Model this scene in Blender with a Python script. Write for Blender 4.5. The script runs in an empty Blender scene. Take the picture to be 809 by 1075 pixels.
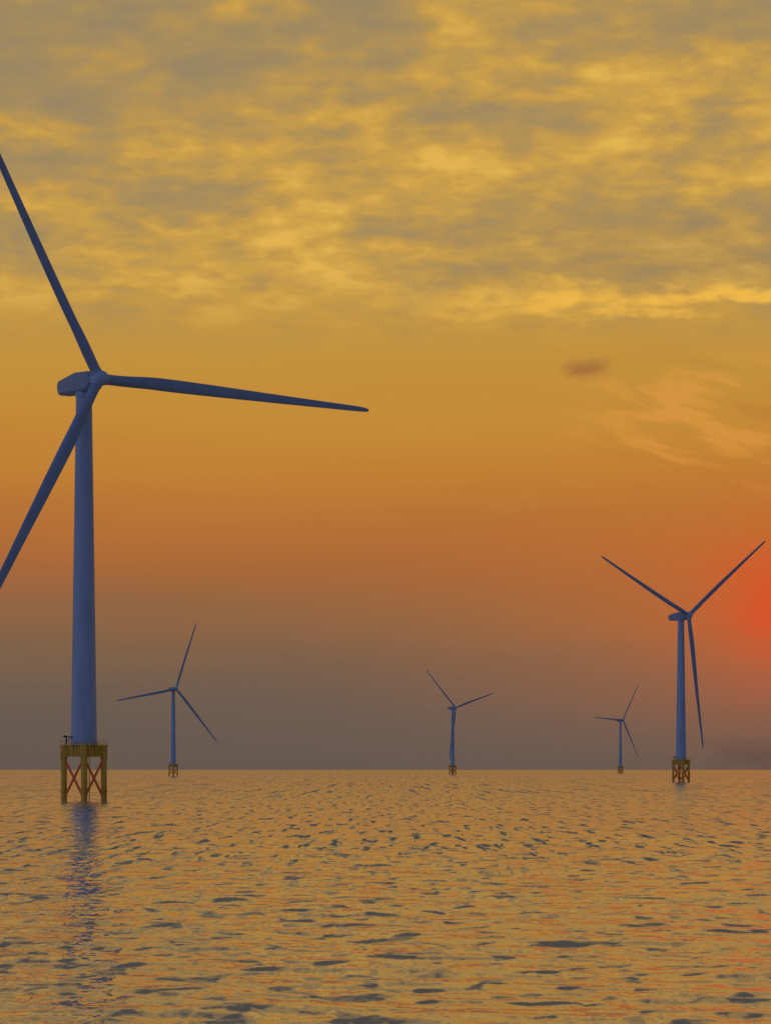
import bpy, math, random
import numpy as np
from mathutils import Matrix, Vector
random.seed(4)
R=math.radians
C=bpy.context.scene.collection
F=3000.0; CAMZ=7.5; W,H=809.0,1075.0; HY=808.0

def lin(c):
    out=[]
    for v in c[:3]:
        v=v/255.0
        out.append(v/12.92 if v<=0.04045 else ((v+0.055)/1.055)**2.4)
    return (*out,1.0)

# ---------------- camera ----------------
cam=bpy.data.cameras.new('camera'); co=bpy.data.objects.new('camera',cam); C.objects.link(co)
co.location=(0,0,CAMZ); co.rotation_euler=(R(90),0,0)
cam.sensor_fit='VERTICAL'; cam.sensor_height=36; cam.sensor_width=36; cam.lens=F/H*36
cam.shift_y=(HY-H/2)/H
cam.clip_start=0.5; cam.clip_end=300000
bpy.context.scene.camera=co
bpy.context.scene.view_settings.view_transform='Standard'
bpy.context.scene.view_settings.look='None'
bpy.context.scene.view_settings.exposure=0

# ---------------- node helpers ----------------
class NT:
    def __init__(s,t): s.t=t; s.n=t.nodes; s.l=t.links
    def node(s,ty,**k):
        n=s.n.new(ty)
        for a,b in k.items(): setattr(n,a,b)
        return n
    def link(s,a,b): s.l.new(a,b)
    def _in(s,sock,v):
        if isinstance(v,bpy.types.NodeSocket): s.l.new(v,sock)
        else: sock.default_value=v
    def m(s,op,a,b=0.0,c=0.0,clamp=False):
        n=s.n.new('ShaderNodeMath'); n.operation=op; n.use_clamp=clamp
        s._in(n.inputs[0],a); s._in(n.inputs[1],b); s._in(n.inputs[2],c)
        return n.outputs[0]
    def v(s,op,a,b=(0,0,0),out=0):
        n=s.n.new('ShaderNodeVectorMath'); n.operation=op
        s._in(n.inputs[0],a); s._in(n.inputs[1],b)
        return n.outputs['Value'] if op in('DISTANCE','LENGTH','DOT_PRODUCT') else n.outputs[0]
    def scale(s,a,f):
        n=s.n.new('ShaderNodeVectorMath'); n.operation='SCALE'; s._in(n.inputs[0],a); s._in(n.inputs['Scale'],f); return n.outputs[0]
    def ss(s,x,a,b,lo=0.0,hi=1.0):
        n=s.n.new('ShaderNodeMapRange'); n.interpolation_type='SMOOTHSTEP'
        s._in(n.inputs[0],x)
        for i,v in enumerate((a,b,lo,hi)): n.inputs[i+1].default_value=v
        return n.outputs[0]
    def mix(s,f,a,b,mode='MIX'):
        n=s.n.new('ShaderNodeMix'); n.data_type='RGBA'; n.blend_type=mode
        s._in(n.inputs[0],f); s._in(n.inputs[6],a); s._in(n.inputs[7],b)
        return n.outputs[2]
    def comb(s,x,y,z):
        n=s.n.new('ShaderNodeCombineXYZ')
        for i,q in enumerate((x,y,z)): s._in(n.inputs[i],q)
        return n.outputs[0]
    def noise(s,vec,scale,detail=4,rough=.5,dist=0.0,out=0):
        n=s.n.new('ShaderNodeTexNoise'); s._in(n.inputs['Vector'],vec)
        n.inputs['Scale'].default_value=scale; n.inputs['Detail'].default_value=detail
        n.inputs['Roughness'].default_value=rough; n.inputs['Distortion'].default_value=dist
        return n.outputs[out]
    def ramp(s,x,stops,interp='LINEAR'):
        n=s.n.new('ShaderNodeValToRGB'); s._in(n.inputs[0],x); cr=n.color_ramp; cr.interpolation=interp
        while len(cr.elements)<len(stops): cr.elements.new(0.5)
        for e,(p,c) in zip(cr.elements,stops): e.position=p; e.color=c
        return n.outputs[0]

# ---------------- world: sunset sky ----------------
w=bpy.data.worlds.new('World'); bpy.context.scene.world=w; w.use_nodes=True
t=NT(w.node_tree); t.n.clear()
out=t.node('ShaderNodeOutputWorld'); bg=t.node('ShaderNodeBackground')
tc=t.node('ShaderNodeTexCoord'); D=tc.outputs['Generated']
sp=t.node('ShaderNodeSeparateXYZ'); t.link(D,sp.inputs[0])
X,Y,Z=sp.outputs
hyp=t.m('SQRT',t.m('ADD',t.m('MULTIPLY',X,X),t.m('MULTIPLY',Y,Y)))
e=t.m('DIVIDE',Z,t.m('MAXIMUM',hyp,0.001))
band=t.noise(t.v('MULTIPLY',D,(3,3,26)),1.6,4,.5)
e2=t.m('ADD',e,t.m('MULTIPLY',t.m('SUBTRACT',band,.5),.020))
E=lambda y:max(0.0,(HY-y)/F)/0.6
stops=[(0.0,(100,88,80)),(E(740),(108,92,80)),(E(680),(127,98,74)),(E(640),(147,102,66)),(E(600),(165,104,59)),
       (E(560),(178,110,54)),(E(500),(191,125,53)),(E(440),(196,139,56)),(E(380),(194,145,61)),(E(300),(192,147,70)),
       (E(200),(194,150,76)),(E(100),(192,149,78)),(E(0),(184,145,82)),(.60,(132,115,92)),(.85,(92,90,88)),(1.0,(82,83,88))]
base=t.ramp(t.m('DIVIDE',e2,0.6,clamp=True),[(p,lin(c)) for p,c in stops])
# cloud layer on a curved sheet high above
zz=t.m('ADD',t.m('MAXIMUM',Z,0.0),0.20)
P=t.comb(t.m('DIVIDE',X,zz),t.m('DIVIDE',Y,zz),0.0)
Pw=t.v('ADD',P,t.scale(t.v('SUBTRACT',t.noise(P,6.0,3,.5,0,1),(.5,.5,.5)),.05))
nbig=t.noise(t.v('ADD',Pw,(8.4,3.7,0)),3.8,2,.5,.0)
nmid=t.noise(t.v('ADD',Pw,(14.3,2.2,0)),11.0,3,.5,.0)
nfine=t.noise(Pw,32.0,3,.5,.0)
cl=t.m('ADD',t.m('ADD',t.m('MULTIPLY',nbig,.38),t.m('MULTIPLY',nmid,.40)),t.m('MULTIPLY',nfine,.22))
cl=t.m('SUBTRACT',cl,t.m('MULTIPLY',t.ss(e,.205,.272),.058))
cl=t.m('SUBTRACT',cl,t.m('MULTIPLY',t.m('MULTIPLY',X,X),1.0))
cl=t.m('ADD',t.m('ADD',cl,t.m('MULTIPLY',X,.10)),.012)
layer=t.ss(e,.142,.18)
cloudcol=t.ramp(cl,[(0.35,lin((146,131,102))),(0.44,lin((165,140,93))),(0.49,lin((184,148,82))),(0.54,lin((205,160,74))),(0.61,lin((232,184,82)))],'LINEAR')
high=t.ss(e,.29,.55)
cloudcol=t.mix(high,cloudcol,base)
sky=t.mix(t.m('MULTIPLY',layer,.84),base,cloudcol)
# thin bright broken lower edge of the cloud sheet, stronger to the right
wav=t.noise(t.v('MULTIPLY',D,(14,1,30)),1.0,5,.6,.2)
brk=t.noise(t.v('MULTIPLY',D,(40,1,130)),1.0,4,.6,.3)
ec=t.m('ADD',t.m('ADD',e,t.m('MULTIPLY',t.m('SUBTRACT',wav,.5),.044)),t.m('MULTIPLY',X,.02))
under=t.m('MULTIPLY',t.m('MULTIPLY',t.ss(ec,.1660,.176),t.ss(ec,.205,.182)),t.ss(X,-.02,.09))
sky=t.mix(t.m('MULTIPLY',under,.42),sky,lin((158,130,86)))
edge=t.m('MULTIPLY',t.ss(ec,.1608,.1652),t.ss(ec,.1716,.1664))
edge=t.m('MULTIPLY',t.m('MULTIPLY',edge,t.ss(X,-.03,.09)),t.ss(brk,.30,.56))
sky=t.mix(t.m('MULTIPLY',edge,.90),sky,lin((242,186,74)))
# thin wisps low on the right, slanting down to the right
ca,sa=math.cos(R(15)),math.sin(R(15))
xr=t.m('SUBTRACT',t.m('MULTIPLY',X,ca),t.m('MULTIPLY',Z,sa)); zr=t.m('ADD',t.m('MULTIPLY',X,sa),t.m('MULTIPLY',Z,ca))
wn=t.noise(t.comb(t.m('MULTIPLY',xr,28),3.3,t.m('MULTIPLY',zr,130)),1.0,4,.5,.2)
wz=t.m('MULTIPLY',t.ss(e,.090,.112),t.ss(e,.152,.130))
wm=t.m('MULTIPLY',t.m('MULTIPLY',t.ss(wn,.51,.65),wz),t.ss(X,.05,.10))
sky=t.mix(t.m('MULTIPLY',wm,.46),sky,lin((232,158,70)))
wd=t.m('MULTIPLY',t.m('MULTIPLY',t.ss(wn,.46,.34),wz),t.ss(X,.04,.10))
sky=t.mix(t.m('MULTIPLY',wd,.24),sky,lin((176,100,56)))
def blob(px,py,rx,rz):
    d=Vector(((px-W/2)/F,1,(HY-py)/F)).normalized()
    q=t.v('MULTIPLY',t.v('SUBTRACT',D,tuple(d)),(1/rx,1/rx,1/rz))
    nn=t.scale(t.v('SUBTRACT',t.noise(t.v('MULTIPLY',D,(60,60,150)),1.0,4,.6,0,1),(.5,.5,.5)),1.6)
    return t.ss(t.v('LENGTH',t.v('ADD',q,nn)),1.15,.1)
sky=t.mix(t.m('MULTIPLY',blob(617,388,.0098,.0042),.72),sky,lin((152,98,60)))
# sun glow through the haze
sd=Vector(((832-W/2)/F,1,(HY-634)/F)).normalized()
dif=t.v('SUBTRACT',D,tuple(sd))
gn=t.scale(t.v('SUBTRACT',t.noise(t.v('MULTIPLY',D,(14,14,50)),1.0,3,.5,0,1),(.5,.5,.5)),.018)
dif=t.v('ADD',dif,gn)
def gauss(r,kz):
    q=t.m('DIVIDE',t.v('LENGTH',t.v('MULTIPLY',dif,(1,1,kz))),r); return t.m('EXPONENT',t.m('MULTIPLY',t.m('MULTIPLY',q,q),-1.0))
sky=t.mix(t.m('MULTIPLY',gauss(.115,2.8),.36),sky,lin((210,112,42)))
sky=t.mix(t.m('MULTIPLY',gauss(.045,1.6),.38),sky,lin((220,90,34)))
sky=t.mix(t.m('MULTIPLY',gauss(.022,1.1),.55),sky,lin((234,64,34)))
sky=t.mix(t.m('MULTIPLY',blob(800,794,.026,.0080),.40),sky,lin((88,66,64)))
# the sky away from the sunset is clear dusk blue, a little brighter to the left
back=t.ss(Y,.60,-.25)
bluesky=t.ramp(t.m('MAXIMUM',Z,0.0),[(0,lin((110,120,152))),(.4,lin((100,118,162))),(1,lin((68,84,126)))])
bluesky=t.scale(bluesky,t.m('ADD',1.05,t.m('MULTIPLY',X,-.55)))
sky=t.mix(back,sky,bluesky)
t.link(sky,bg.inputs[0]); bg.inputs[1].default_value=1.0
t.link(bg.outputs[0],out.inputs[0])

# ---------------- sun: very weak and soft behind the haze ----------------
sl=bpy.data.lights.new('sun','SUN'); sl.energy=.0002; sl.angle=R(5); sl.color=(1,.5,.22)
so=bpy.data.objects.new('sun',sl); C.objects.link(so)
so.rotation_euler=(sd).to_track_quat('Z','Y').to_euler(); so.location=(0,0,300)

# ---------------- materials ----------------
def mat(name,col,rough,noise_scale,dark,metal=0,streak=False):
    m=bpy.data.materials.new(name); m.use_nodes=True; n=NT(m.node_tree); b=m.node_tree.nodes['Principled BSDF']
    g=n.node('ShaderNodeTexCoord').outputs['Object']
    v=n.v('MULTIPLY',g,(1,1,.15)) if streak else g
    f=n.noise(v,noise_scale,5,.6)
    c=n.mix(n.ss(f,.42,.72),(*col,1),(*dark,1))
    n.link(c,b.inputs['Base Color']); b.inputs['Roughness'].default_value=rough; b.inputs['Metallic'].default_value=metal
    return m
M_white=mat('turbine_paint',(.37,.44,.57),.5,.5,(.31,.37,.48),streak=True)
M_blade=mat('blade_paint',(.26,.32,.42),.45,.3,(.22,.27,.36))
M_yel=mat('yellow_steel',(.80,.42,.02),.55,1.2,(.50,.22,.02),streak=True)
M_rust=mat('red_brown_steel',(1.0,.20,.03),.6,1.5,(.85,.16,.03))
M_dark=mat('dark_steel',(.06,.065,.08),.5,2,(.03,.03,.035))

def sea_material():
    m=bpy.data.materials.new('sea_water'); m.use_nodes=True; n=NT(m.node_tree); b=m.node_tree.nodes['Principled BSDF']
    geo=n.node('ShaderNodeNewGeometry'); P0=geo.outputs['Position']; N=geo.outputs['Normal']
    P=n.v('MULTIPLY',P0,(1,1,0))
    def slopes(vec,sc,det,rough,dist,ax,ay):
        c=n.v('SUBTRACT',n.noise(vec,sc,det,rough,dist,1),(.5,.5,.5))
        return n.v('MULTIPLY',c,(ax,ay,0))
    s1=slopes(n.v('MULTIPLY',P,(1.0,.36,1)),1.0,4,.6,.3,.32,.80)
    s2=slopes(n.v('MULTIPLY',P,(1.0,.10,1)),.50,3,.6,.2,.10,.42)
    s3=slopes(n.v('MULTIPLY',P,(1,.4,1)),3.2,3,.6,.2,.16,.46)
    s5=slopes(n.v('MULTIPLY',P,(.60,.011,1)),1.0,4,.75,.0,.0,.64)
    # choppier water further out
    sp0=n.node('ShaderNodeSeparateXYZ'); n.link(P0,sp0.inputs[0])
    far1=n.ss(sp0.outputs[1],110,330); far2=n.ss(sp0.outputs[1],400,1200)
    tot=n.v('ADD',n.v('ADD',s1,s2),n.v('ADD',s3,s5))
    sp=n.node('ShaderNodeSeparateXYZ'); n.link(tot,sp.inputs[0])
    # rounded wave faces of limited steepness, leaning with the wind
    a=n.m('ABSOLUTE',n.m('SUBTRACT',sp.outputs[1],.012))
    lo=n.m('ADD',.006,n.m('MULTIPLY',far1,.022))
    sy=n.m('MULTIPLY',n.m('ADD',lo,n.m('MULTIPLY',n.ss(a,0.0,.22),.096)),-1.0)
    # steeper dark faces: patches near, dashes further out
    f=n.noise(n.v('MULTIPLY',P,(.65,.42,1)),.80,2.5,.45,.4)
    g=n.noise(n.v('MULTIPLY',P,(1,.4,1)),.06,2,.5)
    f=n.m('ADD',f,n.m('MULTIPLY',n.m('SUBTRACT',g,.5),.10))
    sy=n.m('ADD',sy,n.m('MULTIPLY',n.ss(f,.545,.64),-.15))
    f2=n.noise(n.v('MULTIPLY',P,(.70,.045,1)),1.0,3,.6,.0)
    sy=n.m('ADD',sy,n.m('MULTIPLY',n.m('MULTIPLY',n.ss(f2,.54,.65),far1),-.26))
    f3=n.noise(n.v('MULTIPLY',P,(.34,.0045,1)),1.0,3,.65,.0)
    sy=n.m('ADD',sy,n.m('MULTIPLY',n.m('MULTIPLY',n.ss(f3,.54,.65),far2),-.26))
    n.link(n.v('NORMALIZE',n.v('ADD',N,n.comb(sp.outputs[0],sy,0.0))),b.inputs['Normal'])
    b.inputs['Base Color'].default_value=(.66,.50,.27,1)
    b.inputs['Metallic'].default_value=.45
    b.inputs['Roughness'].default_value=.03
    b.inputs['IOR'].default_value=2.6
    return m

# ---------------- sea ----------------
r_rows=np.concatenate([np.linspace(1,58,24),1/np.linspace(1/60,1/1200,760),np.geomspace(1300,120000,40)])
th_in=np.linspace(-R(11),R(11),520); th_l=np.linspace(-math.pi,-R(11),70)[:-1]; th_r=-th_l[::-1]
th=np.concatenate([th_l,th_in,th_r])
rr,tt=np.meshgrid(r_rows,th,indexing='ij')
xx=rr*np.sin(tt); yy=rr*np.cos(tt)
dr=np.gradient(r_rows)[:,None]; dt=np.gradient(th)[None,:]*rr
cell=np.maximum(dr*np.ones_like(rr),dt)
rng=np.random.default_rng(5); z=np.zeros_like(rr)
for lam in np.geomspace(1.4,12,50):
    a=rng.normal(R(74),R(38)); k=2*math.pi/lam; ph=rng.uniform(0,6.28)
    amp=.0022*lam**.8
    wgt=np.clip((lam/cell-3)/3,0,1)
    z+=amp*wgt*np.sin(k*(xx*math.cos(a)+yy*math.sin(a))+ph)
nr,nc=rr.shape
co3=np.stack([xx,yy,z],-1).reshape(-1,3).astype(np.float32)
i=np.arange(nr-1)[:,None]*nc+np.arange(nc-1)[None,:]
q=np.stack([i,i+1,i+nc+1,i+nc],-1).reshape(-1,4)[:,::-1]
me=bpy.data.meshes.new('sea'); me.vertices.add(len(co3)); me.vertices.foreach_set('co',co3.ravel())
me.loops.add(q.size); me.loops.foreach_set('vertex_index',q.ravel().astype(np.int32))
me.polygons.add(len(q)); me.polygons.foreach_set('loop_start',np.arange(0,q.size,4,dtype=np.int32))
me.polygons.foreach_set('use_smooth',np.ones(len(q),dtype=bool))
me.update(calc_edges=True); me.validate()
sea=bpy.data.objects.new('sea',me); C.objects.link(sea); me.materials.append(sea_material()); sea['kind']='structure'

# ---------------- mesh building ----------------
class MB:
    def __init__(s): s.v=[]; s.f=[]
    def ring(s,pts): 
        i=len(s.v); s.v+= [tuple(p) for p in pts]; return list(range(i,i+len(pts)))
    def loft(s,rings,caps=True):
        ids=[s.ring(r) for r in rings]; n=len(ids[0])
        for a,b in zip(ids,ids[1:]):
            for k in range(n): s.f.append((a[k],a[(k+1)%n],b[(k+1)%n],b[k]))
        if caps: s.f.append(tuple(ids[0][::-1])); s.f.append(tuple(ids[-1]))
        return s
    def tube(s,a,b,r,r2=None,n=14):
        a=Vector(a); b=Vector(b); r2=r if r2 is None else r2
        d=(b-a).normalized(); u=d.orthogonal().normalized(); w_=d.cross(u)
        return s.loft([[p+(u*math.cos(t_)+w_*math.sin(t_))*q_ for t_ in [2*math.pi*k/n for k in range(n)]] for p,q_ in((a,r),(b,r2))])
    def path(s,pts,r,n=8):
        for a,b in zip(pts,pts[1:]): s.tube(a,b,r,n=n)
        return s
    def box(s,c,d,rz=0):
        M=Matrix.Translation(c)@Matrix.Rotation(rz,4,'Z')
        x,y,z_=[k/2 for k in d]
        lo=[M@Vector(p) for p in((-x,-y,-z_),(x,-y,-z_),(x,y,-z_),(-x,y,-z_))]
        hi=[M@Vector(p) for p in((-x,-y,z_),(x,-y,z_),(x,y,z_),(-x,y,z_))]
        return s.loft([lo,hi])
    def lathe(s,prof,axis='Z',n=40):
        rings=[]
        for h,r in prof:
            ring=[]
            for k in range(n):
                a=2*math.pi*k/n; c_,s_=math.cos(a)*r,math.sin(a)*r
                ring.append((c_,s_,h) if axis=='Z' else (c_,h,-s_))
            rings.append(ring)
        return s.loft(rings)
    def mesh(s,name,m,smooth=False,bevel=0,sharp=38):
        me=bpy.data.meshes.new(name); me.from_pydata(s.v,[],s.f); me.update()
        import bmesh
        bm=bmesh.new(); bm.from_mesh(me); 
        if bevel: bmesh.ops.bevel(bm,geom=[e_ for e_ in bm.edges],offset=bevel,segments=3,affect='EDGES',profile=.5)
        bmesh.ops.recalc_face_normals(bm,faces=bm.faces); 
        for f in bm.faces: f.smooth=smooth
        if smooth:
            for e_ in bm.edges:
                if len(e_.link_faces)==2 and e_.calc_face_angle(0)>R(sharp): e_.smooth=False
        bm.to_mesh(me); bm.free(); me.materials.append(m); return me

HUB=100.0; OFF=6.6
ME={}
LP=[(-4.7,-.5),(.5,-4.7),(4.7,.5),(-.5,4.7)]
ME['leg']=MB().lathe([(-6,.72),(2.0,.72),(2.02,.86),(2.6,.86),(2.62,.72),(10.1,.72),(10.12,.86),(13.2,.86)],n=24).mesh('foundation_leg',M_yel,True)
def brace(a,b,z0,z1):
    a=Vector((*a,z0)); b=Vector((*b,z1)); d=(b-a).normalized()
    return MB().tube(a+d*.55,b-d*.55,.28,n=14).mesh('cross_brace',M_rust,True)
ME['braces']=[]
for k in range(4):
    a,b=LP[k],LP[(k+1)%4]
    ME['braces']+= [brace(a,b,.6,10.3),brace(b,a,.6,10.3)]
ME['girders']=[]
for k in range(4):
    a=Vector((*LP[k],0)); b=Vector((*LP[(k+1)%4],0)); mid=(a+b)/2; L=(b-a).length-1.5; ang=math.atan2(b.y-a.y,b.x-a.x)
    mb=MB().box((mid.x,mid.y,11.85),(L,.5,2.3),ang)
    mb.box((mid.x,mid.y,13.06),(L,.9,.12),ang); mb.box((mid.x,mid.y,10.64),(L,.9,.12),ang)
    for j in range(-2,3):
        q_=mid+(b-a).normalized()*j*L/5.2
        mb.box((q_.x,q_.y,11.85),(.12,.84,2.29),ang)
    ME['girders'].append(mb.mesh('girder',M_yel))
a0=math.atan2(LP[1][1]-LP[0][1],LP[1][0]-LP[0][0])
ME['deck']=MB().box((0,0,13.35),(8.1,8.1,.22),a0).mesh('deck',M_yel,bevel=.05)
ME['tp']=MB().lathe([(10.9,2.2),(11.3,3.1),(13.0,3.2),(13.2,3.2)],n=40).mesh('tower_socket',M_yel,True)
mb=MB(); c,s_=math.cos(a0),math.sin(a0)
def rot(x,y,z_): return (x*c-y*s_,x*s_+y*c,z_)
h=3.95
for zz_ in (14.05,14.55): mb.path([rot(-h,-h,zz_),rot(h,-h,zz_),rot(h,h,zz_),rot(-h,h,zz_),rot(-h,-h,zz_)],.03,6)
for k in range(7):
    u=-h+2*h*k/6
    for p in ((u,-h),(u,h),(-h,u),(h,u)): mb.tube(rot(*p,13.4),rot(*p,14.57),.035,n=6)
ME['rail']=mb.mesh('railing',M_yel)
mb=MB().tube((-4.1,-.9,13.4),(-4.1,-.9,15.5),.2,.17).tube((-4.5,-.7,15.4),(-1.6,-2.4,15.2),.16,.1).tube((-4.7,-.6,15.4),(-4.1,-.9,15.4),.26)
mb.tube((-4.1,-.9,14.3),(-2.9,-1.6,15.25),.08)
ME['crane']=mb.mesh('davit_crane',M_dark,True)
ME['hook']=MB().tube((-1.7,-2.35,15.2),(-1.7,-2.35,14.5),.05).box((-1.7,-2.35,14.4),(.26,.26,.3)).mesh('crane_hook',M_dark)
mb=MB()
for sx in(-.32,.32): mb.tube((1.5+sx,-4.7,-3),(1.5+sx,-4.7,13.9),.09,n=8)
for k in range(40): mb.tube((1.18,-4.7,-1+k*.37),(1.82,-4.7,-1+k*.37),.04,n=6)
for zz_ in(2.3,8.0,12.8): mb.tube((.8,-4.5,zz_),(1.2,-4.7,zz_),.1,n=8)
ME['ladder']=mb.mesh('ladder',M_yel)
# tower
prof=[(13.47,3.3),(13.9,3.3),(13.92,3.1)]
zt=96.8
for k in range(1,5):
    zk=14+(zt-14)*k/4; rk=3.1+(1.9-3.1)*k/4
    if k<4: prof+=[(zk-.12,rk+.003),(zk-.1,rk+.03),(zk+.1,rk+.03),(zk+.12,rk-.003)]
    else: prof+=[(zk,rk)]
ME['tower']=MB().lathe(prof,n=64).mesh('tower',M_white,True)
ME['door']=MB().box((0,0,0),(1.1,.16,2.3)).mesh('tower_door',M_white,bevel=.05)
# nacelle: faceted housing whose roof slopes down to the rear
def sec(y,wd,zb,ztp,ch=.4,cb=.5):
    return [(wd-cb,y,zb),(wd,y,zb+cb),(wd,y,ztp-ch),(wd-ch*1.3,y,ztp),(-wd+ch*1.3,y,ztp),(-wd,y,ztp-ch),(-wd,y,zb+cb),(-wd+cb,y,zb)]
ME['nacelle']=MB().loft([sec(-4.6,1.6,-1.7,1.6,.7,.7),sec(-3.6,2.0,-2.3,2.2),sec(1.5,2.2,-2.6,2.35),
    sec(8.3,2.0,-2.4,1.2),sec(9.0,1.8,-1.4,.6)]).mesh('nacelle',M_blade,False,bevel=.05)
ME['mast']=MB().tube((.9,6.8,1.1),(.9,6.8,2.8),.05).tube((.5,6.8,2.6),(1.3,6.8,2.6),.04).mesh('wind_sensor_mast',M_dark)
ME['yaw']=MB().lathe([(96.3,2.03),(97.2,2.03),(97.3,1.95),(97.9,1.95)],n=48).mesh('yaw_ring',M_white,True)
ME['hub']=MB().lathe([(1.95,1.4),(1.8,1.7),(1.1,1.85),(0,1.9),(-1.1,1.8),(-1.7,1.55)],'Y',40).mesh('hub',M_white,True)
ME['nose']=MB().lathe([(-1.7,1.5),(-2.1,1.3),(-2.4,.9),(-2.6,.45),(-2.65,.02)],'Y',40).mesh('nose_cone',M_white,True)
# blade
RL=80.0
def interp(x,tab):
    for (a,b),(c_,d) in zip(tab,tab[1:]):
        if x<=c_: 
            u=(x-a)/(c_-a); return b+(d-b)*u
    return tab[-1][1]
chord=[(0,2.5),(.04,2.5),(.09,2.65),(.15,2.9),(.2,3.05),(.27,3.05),(.4,2.8),(.55,2.4),(.7,2.0),(.85,1.6),(.95,1.35),(.985,1.1),(1,.6)]
thick=[(0,1),(.04,1),(.1,.78),(.16,.58),(.22,.44),(.4,.28),(.6,.22),(1,.17)]
twist=[(0,14),(.2,12),(.4,7),(.7,3),(1,0)]
rings=[]
for s1 in [0,.02,.04,.065,.09,.12,.15,.175,.2,.235,.27,.33,.4,.47,.55,.62,.7,.77,.85,.9,.95,.97,.985,.995,1]:
    ch=interp(s1,chord); th_=interp(s1,thick); tw=R(interp(s1,twist)+4); bl=min(1,max(0,(s1-.04)/.14)); bl=bl*bl*(3-2*bl)
    pts=[]; n=32
    for k in range(n):
        a=2*math.pi*k/n
        cx_,cy_=ch/2*math.cos(a),ch/2*math.sin(a)
        xc=(1+math.cos(a))/2            # 1 = leading edge
        xd=1-xc
        yt=5*th_*(.2969*math.sqrt(xd)-.126*xd-.3516*xd**2+.2843*xd**3-.1036*xd**4)*ch
        ax,ay=(xc-.62)*ch,math.copysign(yt,math.sin(a)) if abs(math.sin(a))>1e-6 else 0
        x_=cx_*(1-bl)+ax*bl; y_=cy_*(1-bl)+ay*bl
        x2=x_*math.cos(tw)-y_*math.sin(tw); y2=x_*math.sin(tw)+y_*math.cos(tw)
        pts.append((x2,y2-.8*s1-1.4*s1*s1,1.3+(RL-1.3)*s1))
    rings.append(pts)
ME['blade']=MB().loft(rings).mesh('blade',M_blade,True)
ME['collar']=MB().lathe([(1.3,1.37),(2.1,1.37),(2.15,1.31),(2.3,1.31)],n=32).mesh('root_collar',M_white,True)

def part(name,me,par,M=None):
    o=bpy.data.objects.new(name,me); C.objects.link(o); o.parent=par
    if M is not None: o.matrix_local=M
    return o
def turbine(hx,hy,yaw,phase,tilt,label,jrot=0):
    """hx,hy : bearing and height of the hub as seen from the boat, used for the distance out to sea"""
    dist_=(HUB-CAMZ)*F/(HY-hy); psi=R(yaw)
    X0=(hx-W/2)/F*dist_-OFF*math.sin(psi); Y0=dist_+OFF*math.cos(psi)
    root=bpy.data.objects.new('wind_turbine',None); C.objects.link(root); root.location=(X0,Y0,0)
    root.empty_display_size=5
    root['label']=label; root['category']='wind turbine'; root['group']='wind turbines standing in the sea'
    J=Matrix.Rotation(R(jrot),4,'Z')
    for p in LP: part('foundation_leg',ME['leg'],root,J@Matrix.Translation((*p,0)))
    for b in ME['braces']: part('cross_brace',b,root,J)
    for g in ME['girders']: part('girder',g,root,J)
    dk=part('deck',ME['deck'],root,J); part('railing',ME['rail'],dk)
    part('tower_socket',ME['tp'],root)
    cr=part('davit_crane',ME['crane'],root,J); part('crane_hook',ME['hook'],cr)
    part('ladder',ME['ladder'],root,J)
    tw=part('tower',ME['tower'],root); part('tower_door',ME['door'],tw,Matrix.Rotation(R(25),4,'Z')@Matrix.Translation((0,-3.08,15.3)))
    part('yaw_ring',ME['yaw'],root)
    Q=Matrix.Translation((0,0,HUB-.2))@Matrix.Rotation(psi,4,'Z')
    na=part('nacelle',ME['nacelle'],root,Q); part('wind_sensor_mast',ME['mast'],na)
    Hm=Matrix.Translation((0,0,HUB))@Matrix.Rotation(psi,4,'Z')@Matrix.Translation((0,-OFF,0))@Matrix.Rotation(-R(tilt),4,'X')
    hb=part('hub',ME['hub'],root,Hm); part('nose_cone',ME['nose'],hb)
    for k in range(3):
        bl=part('blade',ME['blade'],root,Hm@Matrix.Rotation(R(90-(phase+120*k)),4,'Y')); part('root_collar',ME['collar'],bl)
    return root
turbine(104.5,397.5,39.3,-1.1,2.5,'nearest and largest wind turbine at the left edge, blade tips cut off')
turbine(722.5,646,39,36.5,0.5,'second largest wind turbine, far right, one blade hanging almost straight down')
turbine(185,723,34,70.6,1.5,'small distant wind turbine just right of the largest one, blade pointing up')
turbine(478,743,41.5,16.5,3,'small distant wind turbine alone near the middle of the horizon')
turbine(653.5,756,42,57,3,'smallest and farthest wind turbine, left of the big right-hand one')
